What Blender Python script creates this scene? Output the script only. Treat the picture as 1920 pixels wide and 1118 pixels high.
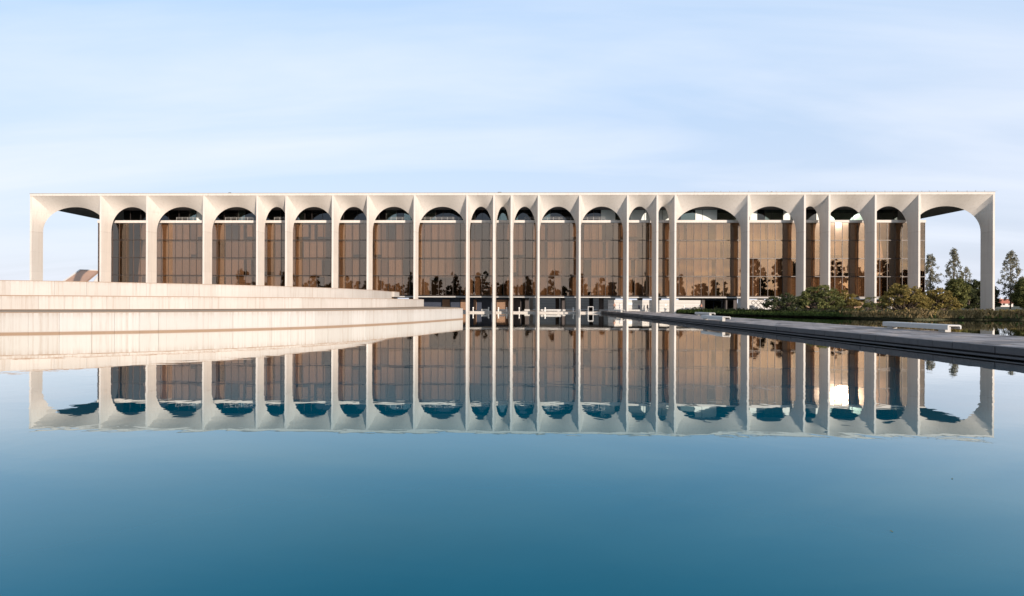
import bpy, bmesh, math, random
import numpy as np
from mathutils import Matrix, Vector
random.seed(7); rng = np.random.default_rng(11)
for o in list(bpy.data.objects): bpy.data.objects.remove(o)
sc = bpy.context.scene
col = sc.collection
R = math.radians

# ------------------------------------------------------------------ camera
cam_d = bpy.data.cameras.new('camera'); cam = bpy.data.objects.new('camera', cam_d); col.objects.link(cam)
cam_d.sensor_width = 36; cam_d.lens = 18.0
cam_d.shift_x = 0.0196; cam_d.shift_y = 0.0041
cam_d.clip_start = 0.1; cam_d.clip_end = 9000
cam.matrix_world = Matrix.Translation((0, 0, 2.3)) @ Matrix.Rotation(R(1.35), 4, 'Z') @ Matrix.Rotation(R(90), 4, 'X') @ Matrix.Rotation(R(.187), 4, 'Z')
sc.camera = cam

# ------------------------------------------------------------------ sky, sun, exposure
SUN = Vector((0.6495, -1.0, 0.1804)).normalized()
elev = math.asin(SUN.z)
world = bpy.data.worlds.new('World'); sc.world = world; world.use_nodes = True
nt = world.node_tree; N = nt.nodes; L = nt.links; N.clear()
def wn(t, **k):
    n = N.new(t)
    for a, b in k.items(): setattr(n, a, b)
    return n
sky = wn('ShaderNodeTexSky', sky_type='NISHITA', sun_disc=False)
sky.sun_elevation = elev; sky.sun_rotation = math.atan2(SUN.x, SUN.y)
sky.air_density = 1.0; sky.dust_density = 1.4; sky.ozone_density = 1.6; sky.altitude = 100
tc = wn('ShaderNodeTexCoord')
sep = wn('ShaderNodeSeparateXYZ'); L.new(tc.outputs['Generated'], sep.inputs[0])
zz = wn('ShaderNodeMath', operation='ADD'); zz.inputs[1].default_value = .16; L.new(sep.outputs['Z'], zz.inputs[0])
zm = wn('ShaderNodeMath', operation='MAXIMUM'); zm.inputs[1].default_value = .08; L.new(zz.outputs[0], zm.inputs[0])
dx = wn('ShaderNodeMath', operation='DIVIDE'); L.new(sep.outputs['X'], dx.inputs[0]); L.new(zm.outputs[0], dx.inputs[1])
dy = wn('ShaderNodeMath', operation='DIVIDE'); L.new(sep.outputs['Y'], dy.inputs[0]); L.new(zm.outputs[0], dy.inputs[1])
cb = wn('ShaderNodeCombineXYZ'); L.new(dx.outputs[0], cb.inputs[0]); L.new(dy.outputs[0], cb.inputs[1])
mp = wn('ShaderNodeMapping'); mp.inputs['Rotation'].default_value = (0, 0, R(-36)); mp.inputs['Scale'].default_value = (.34, 1.5, 1)
L.new(cb.outputs[0], mp.inputs[0])
n1 = wn('ShaderNodeTexNoise'); n1.inputs['Scale'].default_value = 1.1; n1.inputs['Detail'].default_value = 8; n1.inputs['Roughness'].default_value = .52; n1.inputs['Distortion'].default_value = .5
L.new(mp.outputs[0], n1.inputs['Vector'])
gr = wn('ShaderNodeMapRange', interpolation_type='SMOOTHSTEP'); L.new(sep.outputs['Z'], gr.inputs[0]); gr.inputs[1].default_value = -.02; gr.inputs[2].default_value = .5
hz = wn('ShaderNodeMix', data_type='RGBA'); L.new(gr.outputs[0], hz.inputs[0]); hz.inputs[6].default_value = (3.4, 3.62, 4.3, 1); hz.inputs[7].default_value = (2.8, 3.72, 5.05, 1)
hf = wn('ShaderNodeMapRange'); L.new(sep.outputs['Z'], hf.inputs[0]); hf.inputs[1].default_value = 0; hf.inputs[2].default_value = .3; hf.inputs[3].default_value = .88; hf.inputs[4].default_value = .74
hm = wn('ShaderNodeMix', data_type='RGBA'); L.new(hf.outputs[0], hm.inputs[0]); L.new(sky.outputs[0], hm.inputs[6]); L.new(hz.outputs[2], hm.inputs[7])
cr = wn('ShaderNodeMapRange'); cr.inputs[1].default_value = .40; cr.inputs[2].default_value = .72; cr.inputs[3].default_value = 0; cr.inputs[4].default_value = .78
L.new(n1.outputs[0], cr.inputs[0])
mixc = wn('ShaderNodeMix', data_type='RGBA'); L.new(cr.outputs[0], mixc.inputs[0]); L.new(hm.outputs[2], mixc.inputs[6]); mixc.inputs[7].default_value = (4.0, 4.25, 4.75, 1)
bg = wn('ShaderNodeBackground'); bg.inputs[1].default_value = 0.15
L.new(mixc.outputs[2], bg.inputs[0])
wo = wn('ShaderNodeOutputWorld'); L.new(bg.outputs[0], wo.inputs[0])

sd = bpy.data.lights.new('sun', 'SUN'); sd.energy = 4.1; sd.angle = R(.53); sd.color = (1.0, .87, .755)
sun = bpy.data.objects.new('sun', sd); col.objects.link(sun)
sun.rotation_euler = SUN.to_track_quat('Z', 'Y').to_euler(); sun.location = (60, -60, 60)

sc.view_settings.view_transform = 'Standard'; sc.view_settings.look = 'None'
sc.view_settings.gamma = 1; sc.view_settings.use_curve_mapping = False
sc.view_settings.exposure = 0.6
sc.render.engine = 'CYCLES'
sc.cycles.max_bounces = 10; sc.cycles.transparent_max_bounces = 24; sc.cycles.glossy_bounces = 5; sc.cycles.diffuse_bounces = 3

# ------------------------------------------------------------------ materials
class NT:
    def __init__(s, name):
        s.m = bpy.data.materials.new(name); s.m.use_nodes = True
        s.t = s.m.node_tree; s.t.nodes.clear()
        s.out = s.t.nodes.new('ShaderNodeOutputMaterial')
    def n(s, t, ins=None, **k):
        x = s.t.nodes.new(t)
        for a, b in k.items(): setattr(x, a, b)
        for a, b in (ins or {}).items():
            if hasattr(b, 'node'): s.t.links.new(b, x.inputs[a])
            else: x.inputs[a].default_value = b
        return x
    def end(s, sh): s.t.links.new(sh, s.out.inputs[0]); return s.m
def c4(c): return (c[0], c[1], c[2], 1)
def simple(name, c, rough=.7, var=.15, scale=1.5, metal=0, bump=0, stretch=(1, 1, 1), spec=.3, isl=False):
    t = NT(name)
    co = t.n('ShaderNodeNewGeometry')
    mp = t.n('ShaderNodeMapping', {0: co.outputs['Position'], 'Scale': stretch})
    no = t.n('ShaderNodeTexNoise', {'Vector': mp.outputs[0], 'Scale': scale, 'Detail': 6, 'Roughness': .6})
    lo = [x * (1 - var) for x in c]; hi = [min(1, x * (1 + var)) for x in c]
    fc = no.outputs[0]
    if isl: fc = t.n('ShaderNodeMix', {0: .6, 2: fc, 3: co.outputs['Random Per Island']}).outputs[0]
    mx = t.n('ShaderNodeMix', {0: fc, 6: c4(lo), 7: c4(hi)}, data_type='RGBA')
    b = t.n('ShaderNodeBsdfPrincipled', {'Base Color': mx.outputs[2], 'Roughness': rough, 'Metallic': metal, 'Specular IOR Level': spec})
    if bump:
        bp = t.n('ShaderNodeBump', {'Height': no.outputs[0], 'Strength': .6, 'Distance': bump}); t.t.links.new(bp.outputs[0], b.inputs['Normal'])
    return t.end(b.outputs[0])
def concrete(name, c, stain=(.35, .22, .12), amt=.25, streak=(2.2, 2.2, .12), edge=None, lip=(), joints=0, tone=.08):
    """board-marked concrete with vertical rust streaks; edge = heights below which run-off stains gather"""
    t = NT(name)
    co = t.n('ShaderNodeNewGeometry')
    big = t.n('ShaderNodeTexNoise', {'Vector': co.outputs['Position'], 'Scale': .35, 'Detail': 5, 'Roughness': .6})
    fine = t.n('ShaderNodeTexNoise', {'Vector': co.outputs['Position'], 'Scale': 9, 'Detail': 4})
    mp = t.n('ShaderNodeMapping', {0: co.outputs['Position'], 'Scale': streak})
    st = t.n('ShaderNodeTexNoise', {'Vector': mp.outputs[0], 'Scale': 1.0, 'Detail': 7, 'Roughness': .7})
    sr = t.n('ShaderNodeMapRange', {0: st.outputs[0], 1: .5, 2: .78, 3: 0.0, 4: amt})
    fac = sr.outputs[0]
    if edge:
        sp = t.n('ShaderNodeSeparateXYZ', {0: co.outputs['Position']})
        tot = None
        for z, span in edge:
            d = t.n('ShaderNodeMapRange', {0: sp.outputs['Z'], 1: z - span, 2: z, 3: 0.0, 4: 1.0})
            if span > 0:
                g = t.n('ShaderNodeMath', {0: sp.outputs['Z'], 1: z + .03}, operation='LESS_THAN')
                d = t.n('ShaderNodeMath', {0: d.outputs[0], 1: g.outputs[0]}, operation='MULTIPLY')
            tot = d.outputs[0] if tot is None else t.n('ShaderNodeMath', {0: tot, 1: d.outputs[0]}, operation='MAXIMUM').outputs[0]
        pw = t.n('ShaderNodeMath', {0: tot, 1: 1.6}, operation='POWER')
        s2 = t.n('ShaderNodeMapRange', {0: st.outputs[0], 1: .4, 2: .72, 3: 0.0, 4: .8})
        e = t.n('ShaderNodeMath', {0: pw.outputs[0], 1: s2.outputs[0]}, operation='MULTIPLY')
        fac = t.n('ShaderNodeMath', {0: fac, 1: e.outputs[0]}, operation='MAXIMUM').outputs[0]
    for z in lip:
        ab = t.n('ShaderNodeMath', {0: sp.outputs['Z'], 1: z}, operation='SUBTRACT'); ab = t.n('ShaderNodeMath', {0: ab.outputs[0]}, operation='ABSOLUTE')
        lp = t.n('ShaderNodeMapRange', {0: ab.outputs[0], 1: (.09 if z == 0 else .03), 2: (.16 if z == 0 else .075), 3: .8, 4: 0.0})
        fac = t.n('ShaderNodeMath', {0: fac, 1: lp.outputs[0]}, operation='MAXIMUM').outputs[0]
    b0 = t.n('ShaderNodeMix', {0: big.outputs[0], 6: c4([x * .9 for x in c]), 7: c4([min(.95, x * 1.07) for x in c])}, data_type='RGBA')
    oi = t.n('ShaderNodeObjectInfo'); tn = t.n('ShaderNodeMapRange', {0: oi.outputs['Random'], 1: 0.0, 2: 1.0, 3: 0.0, 4: tone})
    b0 = t.n('ShaderNodeMix', {0: tn.outputs[0], 6: b0.outputs[2], 7: c4([x * k for x, k in zip(c, (.62, .58, .53))])}, data_type='RGBA')
    b1 = t.n('ShaderNodeMix', {0: fac, 6: b0.outputs[2], 7: c4(stain)}, data_type='RGBA')
    if joints:
        zd = t.n('ShaderNodeMath', {0: sp.outputs['Z'], 1: joints}, operation='MODULO')
        jl = t.n('ShaderNodeMath', {0: zd.outputs[0], 1: .05}, operation='LESS_THAN')
        jf = t.n('ShaderNodeMath', {0: jl.outputs[0], 1: .22}, operation='MULTIPLY')
        lift = t.n('ShaderNodeMath', {0: sp.outputs['Z'], 1: joints}, operation='DIVIDE'); lift = t.n('ShaderNodeMath', {0: lift.outputs[0]}, operation='FLOOR')
        wn_ = t.n('ShaderNodeTexWhiteNoise', {'W': lift.outputs[0]}, noise_dimensions='1D')
        lf = t.n('ShaderNodeMapRange', {0: wn_.outputs[0], 1: 0.0, 2: 1.0, 3: 0.0, 4: .10})
        jf = t.n('ShaderNodeMath', {0: jf.outputs[0], 1: lf.outputs[0]}, operation='ADD')
        b1 = t.n('ShaderNodeMix', {0: jf.outputs[0], 6: b1.outputs[2], 7: c4([x * .55 for x in c])}, data_type='RGBA')
    bp = t.n('ShaderNodeBump', {'Height': fine.outputs[0], 'Strength': .3, 'Distance': .01})
    b = t.n('ShaderNodeBsdfPrincipled', {'Base Color': b1.outputs[2], 'Roughness': .85, 'Specular IOR Level': .2, 'Normal': bp.outputs[0]})
    return t.end(b.outputs[0])
def leafmat(name, c, c2, trans=.25):
    t = NT(name)
    g = t.n('ShaderNodeNewGeometry')
    no = t.n('ShaderNodeTexNoise', {'Vector': g.outputs['Position'], 'Scale': .8, 'Detail': 3})
    ad = t.n('ShaderNodeMath', {0: no.outputs[0], 1: g.outputs['Random Per Island']}, operation='ADD')
    hf = t.n('ShaderNodeMath', {0: ad.outputs[0], 1: .5}, operation='MULTIPLY')
    mx = t.n('ShaderNodeMix', {0: hf.outputs[0], 6: c4(c), 7: c4(c2)}, data_type='RGBA')
    d = t.n('ShaderNodeBsdfDiffuse', {'Color': mx.outputs[2]}); tr = t.n('ShaderNodeBsdfTranslucent', {'Color': mx.outputs[2]})
    m = t.n('ShaderNodeMixShader', {0: trans, 1: d.outputs[0], 2: tr.outputs[0]})
    return t.end(m.outputs[0])
def glassmat(name, refl, tint, fac, rough=.0, ior=1.7):
    t = NT(name)
    fr = t.n('ShaderNodeFresnel', {'IOR': ior})
    f2 = t.n('ShaderNodeMapRange', {0: fr.outputs[0], 1: 0.0, 2: 1.0, 3: fac, 4: 1.0})
    gl = t.n('ShaderNodeBsdfGlossy', {'Color': c4(refl), 'Roughness': rough})
    g2 = t.n('ShaderNodeBsdfGlossy', {'Color': c4(refl), 'Roughness': .055})
    gl = t.n('ShaderNodeMixShader', {0: .03, 1: gl.outputs[0], 2: g2.outputs[0]})
    tr = t.n('ShaderNodeBsdfTransparent', {'Color': c4(tint)})
    m = t.n('ShaderNodeMixShader', {0: f2.outputs[0], 1: tr.outputs[0], 2: gl.outputs[0]})
    return t.end(m.outputs[0])
def watermat():
    t = NT('lake_water')
    g = t.n('ShaderNodeNewGeometry')
    m1 = t.n('ShaderNodeMapping', {0: g.outputs['Position'], 'Scale': (.9, 1.3, 1), 'Rotation': (0, 0, .5)})
    a = t.n('ShaderNodeTexNoise', {'Vector': m1.outputs[0], 'Scale': .9, 'Detail': 3, 'Roughness': .45, 'Distortion': .4})
    big = t.n('ShaderNodeTexNoise', {'Vector': g.outputs['Position'], 'Scale': .06, 'Detail': 3})
    am = t.n('ShaderNodeMapRange', {0: big.outputs[0], 1: .35, 2: .7, 3: .25, 4: 1.0})
    h = t.n('ShaderNodeMath', {0: a.outputs[0], 1: am.outputs[0]}, operation='MULTIPLY')
    bp = t.n('ShaderNodeBump', {'Height': h.outputs[0], 'Strength': 1.0, 'Distance': .0042})
    fr = t.n('ShaderNodeFresnel', {'IOR': 1.40, 'Normal': bp.outputs[0]})
    bt = t.n('ShaderNodeTexNoise', {'Vector': g.outputs['Position'], 'Scale': .22, 'Detail': 5, 'Roughness': .6})
    bc = t.n('ShaderNodeMix', {0: bt.outputs[0], 6: (.0002, .064, .092, 1), 7: (.0003, .104, .155, 1)}, data_type='RGBA')
    d = t.n('ShaderNodeBsdfDiffuse', {'Color': bc.outputs[2]})
    fb = t.n('ShaderNodeMath', {0: fr.outputs[0], 1: 1.7, 2: -.055}, operation='MULTIPLY_ADD', use_clamp=True)
    tf = t.n('ShaderNodeMath', {0: fb.outputs[0], 1: 1.45}, operation='MULTIPLY', use_clamp=True)
    tcol = t.n('ShaderNodeMix', {0: tf.outputs[0], 6: (.38, .84, 1, 1), 7: (1, 1, .98, 1)}, data_type='RGBA')
    gl = t.n('ShaderNodeBsdfGlossy', {'Color': tcol.outputs[2], 'Roughness': .008, 'Normal': bp.outputs[0]})
    m = t.n('ShaderNodeMixShader', {0: fb.outputs[0], 1: d.outputs[0], 2: gl.outputs[0]})
    return t.end(m.outputs[0])
M = dict(
    conc=concrete('arcade_concrete', (.56, .518, .47), stain=(.33, .27, .22), amt=.48, edge=[(17.3, .5), (24.9, .5), (.2, -.9)], joints=4.3, streak=(3.5, 3.5, .1)),
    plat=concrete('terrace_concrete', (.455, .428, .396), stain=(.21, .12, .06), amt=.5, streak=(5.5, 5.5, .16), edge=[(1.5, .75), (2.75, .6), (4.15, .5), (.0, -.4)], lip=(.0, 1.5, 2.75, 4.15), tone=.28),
    deck=concrete('terrace_deck', (.36, .25, .16), stain=(.16, .10, .06), amt=.5, streak=(1, 1, 1)),
    water=watermat(),
    glass=glassmat('bronze_glass', (.95, .81, .68), (.685, .61, .54), .085, .006),
    pent_glass=glassmat('pale_green_glass', (.75, .9, .88), (.45, .55, .52), .10, .01),
    dark_glass=glassmat('dark_glass', (.5, .55, .6), (.12, .13, .15), .03, .0),
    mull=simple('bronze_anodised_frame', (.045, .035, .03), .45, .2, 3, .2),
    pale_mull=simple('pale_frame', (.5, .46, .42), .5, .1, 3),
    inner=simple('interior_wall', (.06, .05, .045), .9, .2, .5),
    floor_in=simple('interior_floor', (.25, .21, .17), .9, .2, .5),
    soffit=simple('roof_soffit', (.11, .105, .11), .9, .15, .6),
    white=simple('white_paint', (.52, .50, .47), .7, .08, 1.2),
    whiteb=simple('white_bench_concrete', (.43, .415, .39), .75, .12, 3),
    panelw=simple('penthouse_panel', (.68, .72, .68), .6, .1, 1),
    dark=simple('dark_cladding', (.05, .04, .037), .6, .3, 2),
    brown=simple('brown_cladding', (.22, .13, .08), .6, .25, 1.5),
    bluecl=simple('blue_cladding', (.028, .036, .058), .5, .25, 1.5),
    stone=simple('jetty_paving_stone', (.21, .188, .178), .85, .8, 2.2, bump=.02, isl=True),
    darkstone=simple('wet_coping_stone', (.06, .058, .06), .7, .8, 3.5, bump=.03, isl=True),
    slot=simple('dark_joint', (.02, .02, .022), .9, .2, 2),
    bark=simple('bark', (.16, .12, .09), .95, .35, 6, bump=.02, stretch=(1, 1, .3)),
    ground=simple('grass_ground', (.065, .065, .035), .95, .5, .6),
    bed=simple('lake_bed', (.06, .08, .07), .95, .3, .3),
    plaza=simple('plaza_paving', (.42, .38, .34), .85, .15, .8),
    roofred=simple('red_roof_tile', (.40, .13, .08), .85, .25, .8),
    roofbrown=simple('copper_brown_roof', (.36, .22, .15), .7, .12, .8),
    wallpale=simple('pale_render', (.6, .55, .5), .85, .12, .4),
    flash=simple('dull_flashing', (.26, .25, .24), .8, .15, 2),
    metal=simple('grey_metal', (.35, .35, .36), .4, .1, 4, .7),
    leaf_sh=leafmat('olive_shrub_leaf', (.05, .062, .022), (.23, .22, .08)),
    leaf_au=leafmat('autumn_shrub_leaf', (.075, .07, .022), (.36, .26, .085)),
    leaf_dk=leafmat('dark_tree_leaf', (.03, .04, .02), (.10, .105, .05)),
    leaf_pop=leafmat('poplar_leaf', (.11, .11, .075), (.30, .27, .19)),
    leaf_wood=leafmat('woodland_leaf', (.025, .028, .015), (.085, .075, .04)),
    reed=leafmat('reed_blade', (.07, .065, .025), (.32, .22, .11), .15),
    grass=leafmat('bank_grass', (.025, .045, .014), (.08, .10, .03), .2),
    lamp=simple('white_lamp_globe', (.8, .78, .74), .4, .05, 3),
)
CURT = [simple('curtain_%d' % i, c, .95, .1, 3) for i, c in enumerate([(.52, .44, .36), (.60, .51, .42), (.43, .35, .28), (.57, .50, .42), (.29, .24, .2)])]

# ------------------------------------------------------------------ helpers
def tag(o, label=None, cat=None, group=None, kind=None):
    for k, v in (('label', label), ('category', cat), ('group', group), ('kind', kind)):
        if v: o[k] = v
    return o
def link(o, parent=None):
    col.objects.link(o)
    if parent is not None: o.parent = parent
    return o
def empty(name, loc=(0, 0, 0), rz=0):
    o = bpy.data.objects.new(name, None); o.location = loc; o.rotation_euler.z = rz; o.empty_display_size = .5
    return link(o)
class MB:
    def __init__(s): s.v = []; s.f = []
    def add(s, vs, fs):
        b = len(s.v); s.v += [tuple(v) for v in vs]; s.f += [tuple(i + b for i in f) for f in fs]; return s
    def box(s, x0, x1, y0, y1, z0, z1):
        return s.add([(x0, y0, z0), (x1, y0, z0), (x1, y1, z0), (x0, y1, z0), (x0, y0, z1), (x1, y0, z1), (x1, y1, z1), (x0, y1, z1)],
                     [(0, 3, 2, 1), (4, 5, 6, 7), (0, 1, 5, 4), (1, 2, 6, 5), (2, 3, 7, 6), (3, 0, 4, 7)])
    def prism(s, poly, z0, z1):
        n = len(poly)
        return s.add([(x, y, z0) for x, y in poly] + [(x, y, z1) for x, y in poly],
                     [tuple(range(n - 1, -1, -1)), tuple(range(n, 2 * n))] + [(i, (i + 1) % n, n + (i + 1) % n, n + i) for i in range(n)])
    def tube(s, a, b, r0, r1, n=8):
        a = Vector(a); b = Vector(b); d = (b - a).normalized()
        u = d.orthogonal().normalized(); w = d.cross(u)
        vs = [a + (u * math.cos(t) + w * math.sin(t)) * r0 for t in [2 * math.pi * i / n for i in range(n)]]
        vs += [b + (u * math.cos(t) + w * math.sin(t)) * r1 for t in [2 * math.pi * i / n for i in range(n)]]
        return s.add(vs, [tuple(range(n - 1, -1, -1)), tuple(range(n, 2 * n))] + [(i, (i + 1) % n, n + (i + 1) % n, n + i) for i in range(n)])
    def ball(s, c, r, n=10, m=6, sz=1):
        vs = []; fs = []
        for j in range(m + 1):
            p = math.pi * j / m
            for i in range(n):
                t = 2 * math.pi * i / n
                vs.append((c[0] + r * math.sin(p) * math.cos(t), c[1] + r * math.sin(p) * math.sin(t), c[2] + sz * r * math.cos(p)))
        for j in range(m):
            for i in range(n):
                fs.append((j * n + i, (j + 1) * n + i, (j + 1) * n + (i + 1) % n, j * n + (i + 1) % n))
        return s.add(vs, fs)
    def mesh(s, name, mat, smooth=False):
        me = bpy.data.meshes.new(name); me.from_pydata(s.v, [], s.f); me.materials.append(mat)
        if smooth: me.polygons.foreach_set('use_smooth', [True] * len(me.polygons))
        me.update(); return me
    def build(s, name, mat, parent=None, smooth=False, loc=None):
        o = bpy.data.objects.new(name, s.mesh(name, mat, smooth))
        if loc: o.location = loc
        return link(o, parent)
def box(name, mat, parent, *a): return MB().box(*a).build(name, mat, parent)
def quads_mesh(name, C, U, V, mat):
    """one quad per row: centre C, half-axes U and V"""
    n = len(C); co = np.empty((n, 4, 3))
    co[:, 0] = C - U - V; co[:, 1] = C + U - V * .6; co[:, 2] = C + U + V; co[:, 3] = C - U * .7 + V
    me = bpy.data.meshes.new(name)
    me.vertices.add(4 * n); me.vertices.foreach_set('co', co.ravel())
    me.loops.add(4 * n); me.loops.foreach_set('vertex_index', np.arange(4 * n, dtype=np.int32))
    me.polygons.add(n); me.polygons.foreach_set('loop_start', np.arange(0, 4 * n, 4, dtype=np.int32))
    me.update(calc_edges=True); me.validate(); me.materials.append(mat)
    return me
def rand_axes(n, s, flat=0):
    a = rng.normal(size=(n, 3)); a /= np.linalg.norm(a, axis=1)[:, None]
    b = rng.normal(size=(n, 3)); b -= (a * b).sum(1)[:, None] * a; b /= np.linalg.norm(b, axis=1)[:, None]
    sz = s * (0.6 + .8 * rng.random(n))[:, None]
    return a * sz, b * sz * .6
def clump_points(clumps, per):
    P = []
    for (x, y, z, rx, ry, rz) in clumps:
        n = max(8, int(per * (rx * ry * rz) ** .667))
        d = rng.normal(size=(n, 3)); d /= np.linalg.norm(d, axis=1)[:, None]
        r = rng.random(n) ** .45 * (.75 + .5 * rng.random(n))
        P.append(np.array([x, y, z]) + d * r[:, None] * np.array([rx, ry, rz]))
    return np.concatenate(P)
def limbs(mb, base, clumps, r, n=6, low=.3):
    bx, by, bz = base
    for (x, y, z, *_) in clumps:
        f = low + .3 * random.random()
        a = Vector((bx + (x - bx) * f * .3, by + (y - by) * f * .3, bz + (z - bz) * f))
        m = (a + Vector((x, y, z))) / 2 + Vector((random.uniform(-.2, .2), random.uniform(-.2, .2), random.uniform(-.1, .3)))
        mb.tube(a, m, r * .45, r * .3, n); mb.tube(m, (x, y, z), r * .3, r * .1, n)

# ------------------------------------------------------------------ ground, lake
lake = [(36, 113.5), (37.5, 110), (39.5, 105), (43, 96), (47, 90), (51.5, 84), (54, 78), (58, 74.2), (66, 75), (76, 75.5), (95, 74), (125, 66), (160, 45), (168, 20), (150, 4),
        (90, 1.6), (40, 1.4), (10, 1.4), (-40, 1.4), (-100, 1.5), (-160, 6), (-185, 40), (-175, 85), (-150, 105), (-120, 113.5), (-60, 113.5), (-20, 113.5), (10, 113.5)]
def refine(P, n=5):
    Q = []
    for i in range(len(P)):
        a, b = Vector(P[i]), Vector(P[(i + 1) % len(P)])
        for k in range(n): Q.append(a.lerp(b, k / n))
    return Q
LK = refine(lake)
mb = MB(); n = len(LK); cen = Vector((10, 50))
rings = []
for j, (off, out) in enumerate(((0, -.6), (.9, .35), (3.0, .8), (12, .9), (None, 0))):
    ring = []
    for i, p in enumerate(LK):
        d = (p - cen).normalized()
        back = p.y > 112 and abs(p.x) < 60
        if off is None: ring.append((cen.x + d.x * 4000, cen.y + d.y * 4000, .6))
        else:
            w = 0 if back else .25 * math.sin(i * 1.7) * min(off, 1)
            q = p + d * (off + w)
            z = out if not (back and out > .2) else .25
            ring.append((q.x, q.y, z))
    rings.append(ring)
for r_ in rings: mb.v += r_
for j in range(4):
    for i in range(n):
        k = (i + 1) % n; mb.f.append((j * n + i, j * n + k, (j + 1) * n + k, (j + 1) * n + i))
tag(mb.build('ground', M['ground'], smooth=False), kind='structure')
tag(MB().add([(-260, -40, -1.4), (260, -40, -1.4), (260, 160, -1.4), (-260, 160, -1.4)], [(0, 1, 2, 3)]).build('lake_bed', M['bed']), kind='structure')
tag(MB().add([(-230, -2, 0), (230, -2, 0), (230, 118, 0), (-230, 118, 0)], [(0, 1, 2, 3)]).build('water', M['water']), kind='structure')

# ------------------------------------------------------------------ the arcade building
PX = [-102.04, -86.73, -76.58, -64.28, -52.70, -46.46, -36.46, -28.97, -18.99, -7.84, -2.16, 1.54, 7.24, 15.89, 25.91, 32.07, 35.82, 50.93, 62.51, 67.56, 77.00, 85.88, 100.96]
YF, YB, ZS, ZC, ZT, ZR = 108.0, 110.5, 17.3, 22.93, 24.9, 25.36
AF, AB = .20, .42
YM = 123.0
B = empty('arcade_building', (0, YM, .3))
tag(B, 'long white concrete arcade building with a bronze glass office box hung behind tall arches', 'building')
def child(o): o.parent = B; o.matrix_parent_inverse = Matrix.Translation((0, -YM, -.3)); return o
def bpart(mb, name, mat, smooth=False): return child(mb.build(name, mat, None, smooth))
def bbox(name, mat, *a): return bpart(MB().box(*a), name, mat)
# piers
pm = MB().prism([(-AF, YF), (AF, YF), (AB, YB), (-AB, YB)], -1.3, ZS).mesh('pier', M['conc'])
for x in PX:
    for side in (0, 1):
        o = bpy.data.objects.new('pier', pm); link(o); child(o); o.location.x = x
        if side: o.scale.y = -1; o.location.y = 2 * YM
# arch vaults: a ruled surface from the rectangular front edge to the rounded back arch
def vault(xa, xb):
    mb = MB(); xm = (xa + xb) / 2; wb = xm - xa - AB; K = 28
    F = []; Bk = []; T = []
    for k in range(K + 1):
        t = k / K; a = t * math.pi
        Bk.append((xm - wb * math.cos(a), YB, ZS + (ZC - ZS) * math.sin(a) ** .92))
        u = t * 4
        if u <= 1: f = (xa + AF, YF, ZS + (ZT - ZS) * u)
        elif u < 3: f = (xa + AF + (xb - xa - 2 * AF) * (u - 1) / 2, YF, ZT)
        else: f = (xb - AF, YF, ZS + (ZT - ZS) * (4 - u))
        F.append(f); T.append((Bk[-1][0], YB, ZT))
    S = 6; rows = []
    for s in range(S + 1):
        q = s / S
        rows.append([tuple(F[k][c] * (1 - q) + Bk[k][c] * q for c in range(3)) for k in range(K + 1)])
    b = len(mb.v)
    for r_ in rows: mb.v += r_
    W = K + 1
    for s in range(S):
        for k in range(K): mb.f.append((b + s * W + k, b + s * W + k + 1, b + (s + 1) * W + k + 1, b + (s + 1) * W + k))
    ns = len(mb.f)
    # back face
    b2 = len(mb.v); mb.v += Bk; mb.v += T
    for k in range(K): mb.f.append((b2 + k, b2 + k + 1, b2 + W + k + 1, b2 + W + k))
    # half pier faces on both sides (front strip, back strip, top of the bay)
    for x0, x1, xb0, xb1 in ((xa, xa + AF, xa, xa + AB), (xb - AF, xb, xb - AB, xb)):
        mb.add([(x0, YF, ZS), (x1, YF, ZS), (x1, YF, ZT), (x0, YF, ZT)], [(0, 1, 2, 3)])
        mb.add([(xb0, YB, ZS), (xb1, YB, ZS), (xb1, YB, ZT), (xb0, YB, ZT)], [(3, 2, 1, 0)])
    mb.add([(xa, YF, ZT), (xb, YF, ZT), (xb, YB, ZT), (xa, YB, ZT)], [(0, 1, 2, 3)])
    me = mb.mesh('arch_vault', M['conc'])
    sm = [True] * ns + [False] * (len(mb.f) - ns)
    me.polygons.foreach_set('use_smooth', sm)
    # crease the line running from the upper front corners
    bm = bmesh.new(); bm.from_mesh(me)
    for e in bm.edges:
        if len(e.link_faces) == 2 and e.calc_face_angle(0) > R(14): e.smooth = False
        elif len(e.link_faces) < 2: e.smooth = False
    bm.to_mesh(me); bm.free()
    return me
for i in range(len(PX) - 1):
    me = vault(PX[i], PX[i + 1])
    for side in (0, 1):
        o = bpy.data.objects.new('arch_vault', me); link(o); child(o)
        if side: o.scale.y = -1; o.location.y = 2 * YM
XL, XR = PX[0] - AF, PX[-1] + AF
endp = MB()
for x0, x1, xb0, xb1 in ((XL, PX[0], PX[0] - AB, PX[0]), (PX[-1], XR, PX[-1], PX[-1] + AB)):
    endp.prism([(x0, YF + .002), (x1, YF + .002), (xb1, YB - .002), (xb0, YB - .002)], ZS + .001, ZT - .001)
    endp.prism([(xb0, 2 * YM - YB + .002), (xb1, 2 * YM - YB + .002), (x1, 2 * YM - YF - .002), (x0, 2 * YM - YF - .002)], ZS + .001, ZT - .001)
bpart(endp, 'end_pier_head', M['conc'])
bbox('roof_fascia', M['conc'], XL - .02, XR + .02, YF - .01, 2 * YM - YF + .01, ZT, ZR)
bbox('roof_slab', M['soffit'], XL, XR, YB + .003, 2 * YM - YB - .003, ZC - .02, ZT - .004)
bbox('roof_flashing', M['flash'], XL - .06, XR + .06, YF - .05, 2 * YM - YF + .05, ZR + .002, ZR + .09)
ln = MB()
for k in range(34):
    x = 40 + k * 1.85 + random.uniform(-.3, .3)
    if x < XR: ln.box(x - .03, x + .03, YF + .2, YF + .26, ZR + .09, ZR + .32 + .12 * random.random())
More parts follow.
